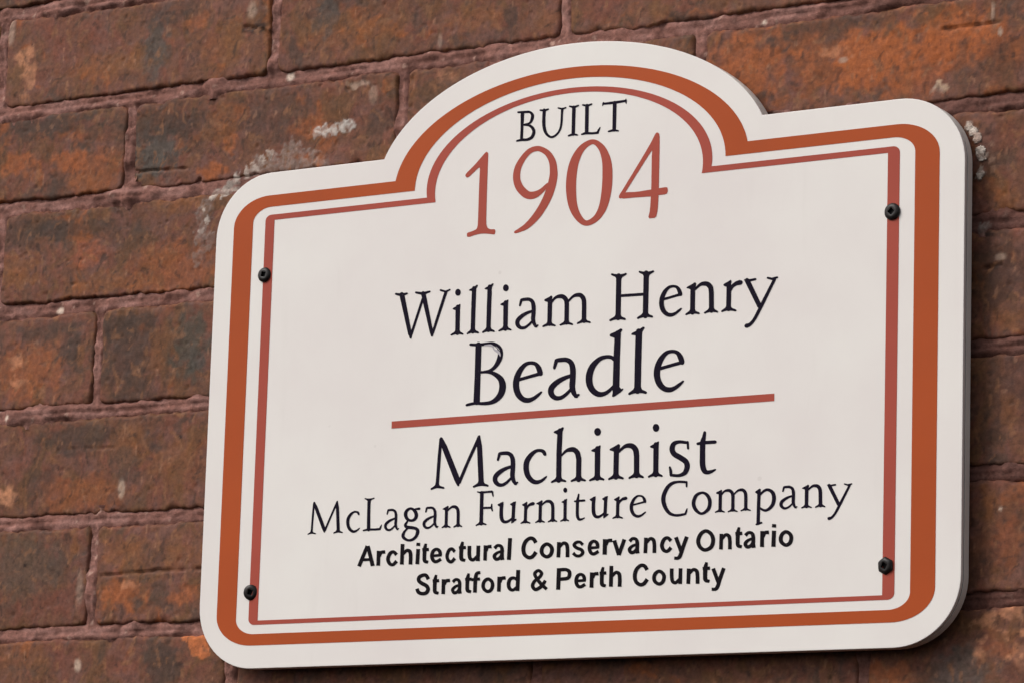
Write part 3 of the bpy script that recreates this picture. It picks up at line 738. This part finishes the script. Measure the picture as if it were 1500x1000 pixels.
G['p'] = (19, 'firm', [Lx((112,290,44),(105,500,44),(100,705,44)), Px((55,277),(120,230),(138,240),(136,300),(100,315),(65,292)), Sx((120,325,24),(180,265,32),(240,250,40),(300,290,48),(318,370,52),(295,460,46),(235,520,38),(180,530,32),(115,495,28)), Lx((75,724,24),(110,710,34),(148,700,24))])
# the plain bold face of the two lowest lines
G['zA'] = (20, 'body1', [Lx((205,165,44),(97,430,46)), Lx((212,165,44),(275,425,50)), Lx((150,345,36),(255,340,36))])
G['zr'] = (20, 'body1', [Lx((352,228,46),(345,422,46)), Sx((362,300,34),(385,250,40),(436,243,42))])
G['zc'] = (20, 'body1', [Sx((584,280,44),(545,243,40),(500,262,44),(472,330,46),(490,390,44),(535,408,40),(585,362,44))])
G['zh'] = (20, 'body1', [Lx((660,140,46),(650,406,46)), Sx((668,270,34),(715,225,40),(755,240,46),(765,300,46),(762,406,46))])
G['zi'] = (20, 'body1', [Lx((862,204,46),(850,402,46)), Lx((865,124,46),(862,166,46))])
G['zt'] = (20, 'body1', [Sx((962,135,28),(948,200,46),(942,300,46),(948,360,46),(992,376,36)), Lx((915,216,40),(1000,210,40))])
G['ze'] = (20, 'body1', [Lx((1040,295,34),(1165,283,34)), Sx((1148,290,44),(1140,235,44),(1100,208,38),(1055,235,44),(1040,300,46),(1060,355,44),(1100,368,40),(1158,335,40))])
G['zu'] = (21, 'body1', [Sx((112,208,46),(112,320,46),(125,375,44),(165,388,40),(215,340,34)), Lx((228,205,46),(222,406,46))])
G['za'] = (21, 'body1', [Sx((436,240,42),(475,205,38),(520,215,42),(535,260,46),(533,340,46),(540,392,46)), Sx((535,275,32),(470,300,36),(435,340,44),(455,380,42),(500,368,40),(535,320,36))])
G['zl'] = (21, 'body1', [Lx((638,108,48),(622,390,48))])
G['zC'] = (21, 'body1', [Sx((972,168,48),(940,120,46),(890,112,44),(835,160,48),(810,240,50),(825,320,48),(880,360,46),(930,345,46),(974,288,48))])
G['zo'] = (21, 'body1', [Cx((1115,185,42),(1165,215,46),(1180,265,48),(1160,325,46),(1110,350,42),(1060,320,46),(1045,270,48),(1065,215,46))])
G['zn'] = (21, 'body1', [Lx((1270,160,46),(1262,358,46)), Sx((1278,225,34),(1325,175,40),(1368,190,46),(1380,250,46),(1380,356,46))])
G['zs'] = (22, 'body1', [Sx((168,240,40),(130,205,36),(80,210,40),(55,245,42),(90,280,42),(150,305,42),(165,345,42),(130,380,38),(80,380,38),(40,345,42))])
G['zv'] = (22, 'body1', [Lx((573,182,48),(632,372,46)), Lx((704,168,46),(632,372,46))])
G['zO'] = (23, 'body1', [Cx((300,105,44),(365,140,48),(395,220,50),(370,310,48),(290,350,44),(225,310,48),(202,230,50),(235,145,48))])
G['zS'] = (24, 'body2', [Sx((245,200,46),(215,150,44),(170,148,44),(125,175,46),(122,220,46),(165,255,48),(220,285,48),(240,330,48),(215,375,46),(160,385,44),(115,365,46),(96,320,44))])
G['zf'] = (24, 'body2', [Sx((916,112,36),(870,125,42),(855,180,46),(848,270,46),(845,372,46)), Lx((800,206,38),(912,195,38))])
G['zd'] = (24, 'body2', [Lx((1405,78,48),(1395,352,48)), Sx((1400,215,36),(1350,182,38),(1300,200,44),(1280,260,46),(1295,320,44),(1340,337,38),(1395,295,36))])
G['zP'] = (25, 'body2', [Lx((475,100,50),(465,378,50)), Sx((470,122,42),(560,118,42),(605,140,46),(612,185,46),(585,230,44),(470,245,42))])
G['z&'] = (25, 'body2', [Sx((318,372,40),(240,300,44),(175,210,42),(165,165,42),(210,130,38),(250,165,42),(225,215,40),(160,270,42),(135,330,44),(170,375,44),(230,350,44),(275,300,42),(300,258,38))])
G['zy'] = (26, 'body2', [Lx((1278,148,46),(1345,330,46)), Sx((1416,142,46),(1370,270,46),(1335,380,46),(1305,415,42),(1258,416,38))])

# baseline and x-height of each line, as photo points
LN = {'name': ([(660.5, 490.5), (795.5, 479.5), (1057.5, 458)], [(1034, 413.5), (824, 431.8)]),
      'surname': ([(921, 577.6), (682.7, 594.5)], [(982.8, 512.2), (826.2, 523.6)]),
      'trade': ([(808, 706.5), (891.7, 702.4)], [(922.9, 649.1), (840, 654.5)]),
      'firm': ([(647.2, 770.8), (697.4, 769.6), (1173.6, 745.5)], [(664.8, 738.2), (1195, 710.3)]),
      'body1': ([(588.7, 826.2), (818.4, 815.6), (1055.5, 806)], [(612.7, 803), (688, 798.6), (1133.2, 779.5)]),
      'body2': ([(648.7, 869.4), (1007.7, 856)], [(649, 848), (983.3, 833.7)])}
LV = {k: (float(np.mean([px(*p)[1] for p in a])), float(np.mean([px(*p)[1] for p in b]))) for k, (a, b) in LN.items()}

def glyph_polys(key):
    cr, line, shapes = G[key]
    ox, oy, sc_ = CR[cr]
    sans = key.startswith('z')
    polys = []
    for kind, d in shapes:
        if kind == 'P': polys.append(smooth_poly(d))
        elif kind == 'D': polys.append(disc(d[0], d[1], d[2], d[3], 20))
        elif kind == 'L': 
            polys += stroke_polys([np.array(p, float) for p in d], False, not sans)
            for p in d[1:-1]: polys.append(disc(p[0], p[1], p[2] / 2 * .98, None, 10))
        elif kind == 'S': polys += stroke_polys(catmull(d), False, not sans)
        elif kind == 'C': polys += stroke_polys(catmull(d, True), True)
    return [[px(ox + x / sc_, oy + y / sc_) for x, y in p] for p in polys], line

def union(polys, k=2000.0):
    vs = []; fs = []
    for p in polys:
        a = sum(p[i][0] * p[(i + 1) % len(p)][1] - p[(i + 1) % len(p)][0] * p[i][1] for i in range(len(p)))
        if abs(a) < 1e-10: continue
        if a < 0: p = p[::-1]
        fs.append(list(range(len(vs), len(vs) + len(p))))
        vs += [Vector((u * k, v * k)) for u, v in p]
    ov, oe, of, _, _, ofo = delaunay_2d_cdt(vs, [], fs, 0, 1e-3)
    P = [np.array([(vs[i].x, vs[i].y) for i in f]) for f in fs]
    box = [(p.min(0), p.max(0)) for p in P]
    def covered(x, y):
        for p, (lo, hi) in zip(P, box):
            if x < lo[0] or y < lo[1] or x > hi[0] or y > hi[1]: continue
            a, b = p, np.roll(p, -1, 0)
            m = (a[:, 1] > y) != (b[:, 1] > y)
            if m.any():
                a, b = a[m], b[m]
                if np.count_nonzero(x < (b[:, 0] - a[:, 0]) * (y - a[:, 1]) / (b[:, 1] - a[:, 1]) + a[:, 0]) % 2: return True
        return False
    tris = [f for f in of if covered(sum(ov[i].x for i in f) / len(f), sum(ov[i].y for i in f) / len(f))]
    return [(v.x / k, v.y / k) for v in ov], tris

def letters(name, label, mat, line, items, w=PRINT):
    V = []; Fc = []
    for it in items:
        if isinstance(it, str):
            polys, _ = glyph_polys(it)
        else:
            key, xa, xb = it
            polys, src = glyph_polys(key)
            b0, t0 = LV[src]; b1, t1 = LV[line]
            us = [q[0] for p in polys for q in p]
            lo, hi = min(us), max(us)
            yb = np.interp((xa + xb) / 2, [p[0] for p in sorted(LN[line][0])], [p[1] for p in sorted(LN[line][0])])
            pb = sorted(LN[line][0]); sl2 = (pb[-1][1] - pb[0][1]) / (pb[-1][0] - pb[0][0])
            yb = pb[0][1] + sl2 * ((xa + xb) / 2 - pb[0][0])
            ua, ub = px(xa, yb)[0], px(xb, yb)[0]
            sv = (b1 - t1) / (b0 - t0); su = (ub - ua) / (hi - lo)
            polys = [[(ua + (u - lo) * su, b1 + (v - b0) * sv) for u, v in p] for p in polys]
        ov, of = union(polys)
        o = len(V)
        V += [W(u, v, w) for u, v in ov]
        Fc += [tuple(o + q for q in f) for f in of]
    o = mesh_obj(name, V, Fc, mat)
    bm = bmesh.new(); bm.from_mesh(o.data)
    for f in bm.faces:
        if f.normal.y > 0: f.normal_flip()
    bm.to_mesh(o.data); bm.free()
    o['label'] = label
    return on_plaque(o)

letters('lettering', 'small dark capitals reading BUILT under the arch', MAT_INK, 'built', ['bB', 'U', 'I', 'bL', 'T'])
letters('numerals', 'large red date numerals reading 1904', MAT_RED, 'year', ['1', '9', '0', '4'])
letters('lettering', 'dark serif lettering of the given names', MAT_INK, 'name',
        ['W', ('i', 660, 679), ('l', 683.5, 701.8), ('l', 706.2, 725), ('i', 730, 749.5), ('a', 754.5, 789), 'm', 'H', ('e', 965, 999), ('n', 1003.8, 1052.2), 'r', 'y'])
surname = letters('lettering', 'largest dark serif lettering with a scuffed first capital', MAT_INK, 'surname', ['B', 'e', 'a', 'd', 'l', ('e', 957, 1002)])
letters('lettering', 'dark serif lettering of the trade below the red rule', MAT_INK, 'trade',
        ['M', ('a', 721.5, 759.5), 'c', 'h', 'i', 'n', ('i', 948.9, 971), 's', 't'])
letters('lettering', 'long thin dark serif line naming the company', MAT_INK, 'firm',
        [('M', 450.6, 502.4), ('c', 506.6, 527.2), 'L', ('a', 562.4, 584.8), 'g', ('a', 618.8, 642.4), ('n', 646.8, 677.4), 'F', 'u', ('r', 762.4, 782.7), ('n', 784, 816.5),
         ('i', 820.5, 834), ('t', 840, 857), ('u', 863, 891.5), ('r', 897, 918.5), ('e', 922, 946.5), 'C', 'o', ('m', 1047, 1100), 'p', ('a', 1141.6, 1168.3), ('n', 1173.6, 1209.3), ('y', 1210.9, 1248.3)])
letters('lettering', 'bold black sans lettering, upper of the two small lines', MAT_BLACK, 'body1',
        ['zA', 'zr', 'zc', 'zh', 'zi', 'zt', 'ze', ('zc', 652.1, 668), ('zt', 671.4, 682.2), 'zu', ('zr', 707.9, 719.8), 'za', 'zl', 'zC', 'zo', 'zn', 'zs', ('ze', 860.5, 878), ('zr', 882.6, 896.8),
         'zv', ('za', 919.4, 937), ('zn', 942.7, 961.4), ('zc', 966.5, 985.2), ('zy', 986.9, 1008.5), 'zO', ('zn', 1053.3, 1072), ('zt', 1076.5, 1087.3), ('za', 1089, 1107.1), ('zr', 1113.3, 1126.4), ('zi', 1129.8, 1136.6), ('zo', 1140.5, 1162)])
letters('lettering', 'bold black sans lettering, lowest line on the plaque', MAT_BLACK, 'body2',
        ['zS', ('zt', 632.9, 643), ('zr', 646.5, 659), ('za', 660.6, 676.5), ('zt', 680.5, 690.7), 'zf', ('zo', 704.8, 724), ('zr', 728, 740.5), 'zd', 'z&', 'zP', ('ze', 841, 858.5), ('zr', 863.6, 876.6), ('zt', 877.5, 888),
         ('zh', 892, 910.6), ('zC', 926.6, 950.4), ('zo', 955, 975.4), ('zu', 980.7, 999.2), ('zn', 1005.4, 1024.7), ('zt', 1028.6, 1040), 'zy'])
# scraped ink on the big capital
G['scuff'] = (8, 'surname', [Sx((318,98,8),(360,96,18),(400,98,26),(428,112,22),(440,138,10)), Sx((428,128,6),(455,160,22),(495,182,34),(520,212,24),(528,244,6)), Sx((470,110,4),(500,140,9),(520,170,5))])
sf = letters('scuff_mark', 'pale scrape through the ink of the large capital', MAT_SCUFF, 'surname', ['scuff'], PRINT - .0004)
# red rule under the surname
ra, rb_ = px(574, 616.8), px(574, 627.3)
rc, rd = px(1134.5, 575.6), px(1134.5, 586.6)
v0 = (ra[1] + rc[1]) / 2; v1 = (rb_[1] + rd[1]) / 2
o = mesh_obj('divider_rule', [W(ra[0], v0, PRINT), W(rc[0], v0, PRINT), W(rc[0], v1, PRINT), W(ra[0], v1, PRINT)], [(0, 3, 2, 1)], MAT_RED)
o['label'] = 'thin red horizontal rule'
on_plaque(o)

# ------------------------------------------------------------------ screws
def screw(x, y, rad, tilt, turn, sides=32, tx=0.0):
    u, v = px(x, y)
    c = Vector(W(u, v, 0))
    prof = [(1.0, -0.0002), (1.0, .0007), (.93, .0013), (.78, .0018), (.60, .0021), (.46, .0021)]
    n = 32; V = []; Fc = []
    def circ(k, r):
        a = 2 * math.pi * (k + .5) / n
        if sides == 6 and r > .9:
            q = (a % (math.pi / 3)) - math.pi / 6
            r = r * math.cos(math.pi / 6) / math.cos(q) * 1.06
        return a, r
    for r, h in prof:
        for k in range(n):
            a, r2 = circ(k, r)
            V.append((rad * r2 * math.cos(a), -h, rad * r2 * math.sin(a)))
    def sq(k, s):
        a = 2 * math.pi * (k + .5) / n
        m = max(abs(math.cos(a)), abs(math.sin(a)))
        return (s * math.cos(a) / m, s * math.sin(a) / m)
    base = len(prof)
    for k in range(n):
        p = sq(k, rad * .33); V.append((p[0], -.0020, p[1]))
    for j in range(base):
        for k in range(n):
            b = (k + 1) % n
            Fc.append((j * n + k, j * n + b, (j + 1) * n + b, (j + 1) * n + k))
    mt = Matrix.Translation(c) @ Matrix.Rotation(tilt, 4, 'Z') @ Matrix.Rotation(tx, 4, 'X') @ Matrix.Rotation(turn, 4, 'Y')
    Vw = [tuple(mt @ Vector(p)) for p in V]
    h = mesh_obj('screw', Vw, Fc, MAT_SCREW, None, False)
    bm = bmesh.new(); bm.from_mesh(h.data); bmesh.ops.recalc_face_normals(bm, faces=bm.faces)
    for f in bm.faces: f.smooth = True
    if sum(f.normal.y for f in bm.faces) > 0: bmesh.ops.reverse_faces(bm, faces=bm.faces)
    bm.to_mesh(h.data); bm.free()
    on_plaque(h)
    V = []; Fc = []
    for s, d in ((.333, .0020), (.30, .0004)):
        for k in range(n):
            p = sq(k, rad * s); V.append((p[0], -d, p[1]))
    for k in range(n): Fc.append((k, (k + 1) % n, n + (k + 1) % n, n + k))
    Fc.append(tuple(range(n, 2 * n)))
    s_ = mesh_obj('drive_socket', [tuple(mt @ Vector(p)) for p in V], Fc, MAT_SOCKET)
    s_.parent = h
    s_.matrix_parent_inverse = (plaque.matrix_world @ Matrix.Identity(4)).inverted() if False else Matrix.Identity(4)
    return h
screw(388, 403, .0049, .05, .2, tx=-.05)
screw(1307.5, 310.5, .0051, -.06, .75)
screw(368, 867, .0050, .28, .3, tx=.1)
screw(1297.5, 828, .0051, -.12, .5, 6, tx=.08)
def spacer(x, y):
    u, v = px(x, y)
    n = 20; V = []; r = .0050
    for w in (.0380, WOFF + .004):
        V += [W(u + r / S * math.cos(2 * math.pi * k / n), v + r / S * math.sin(2 * math.pi * k / n), w) for k in range(n)]
    Fc = [(k, (k + 1) % n, n + (k + 1) % n, n + k) for k in range(n)] + [tuple(range(n)), tuple(range(2 * n - 1, n - 1, -1))]
    on_plaque(mesh_obj('spacer', V, Fc, MAT_EDGE))
for p in ((388, 403), (1307.5, 310.5), (368, 867), (1297.5, 828)): spacer(*p)
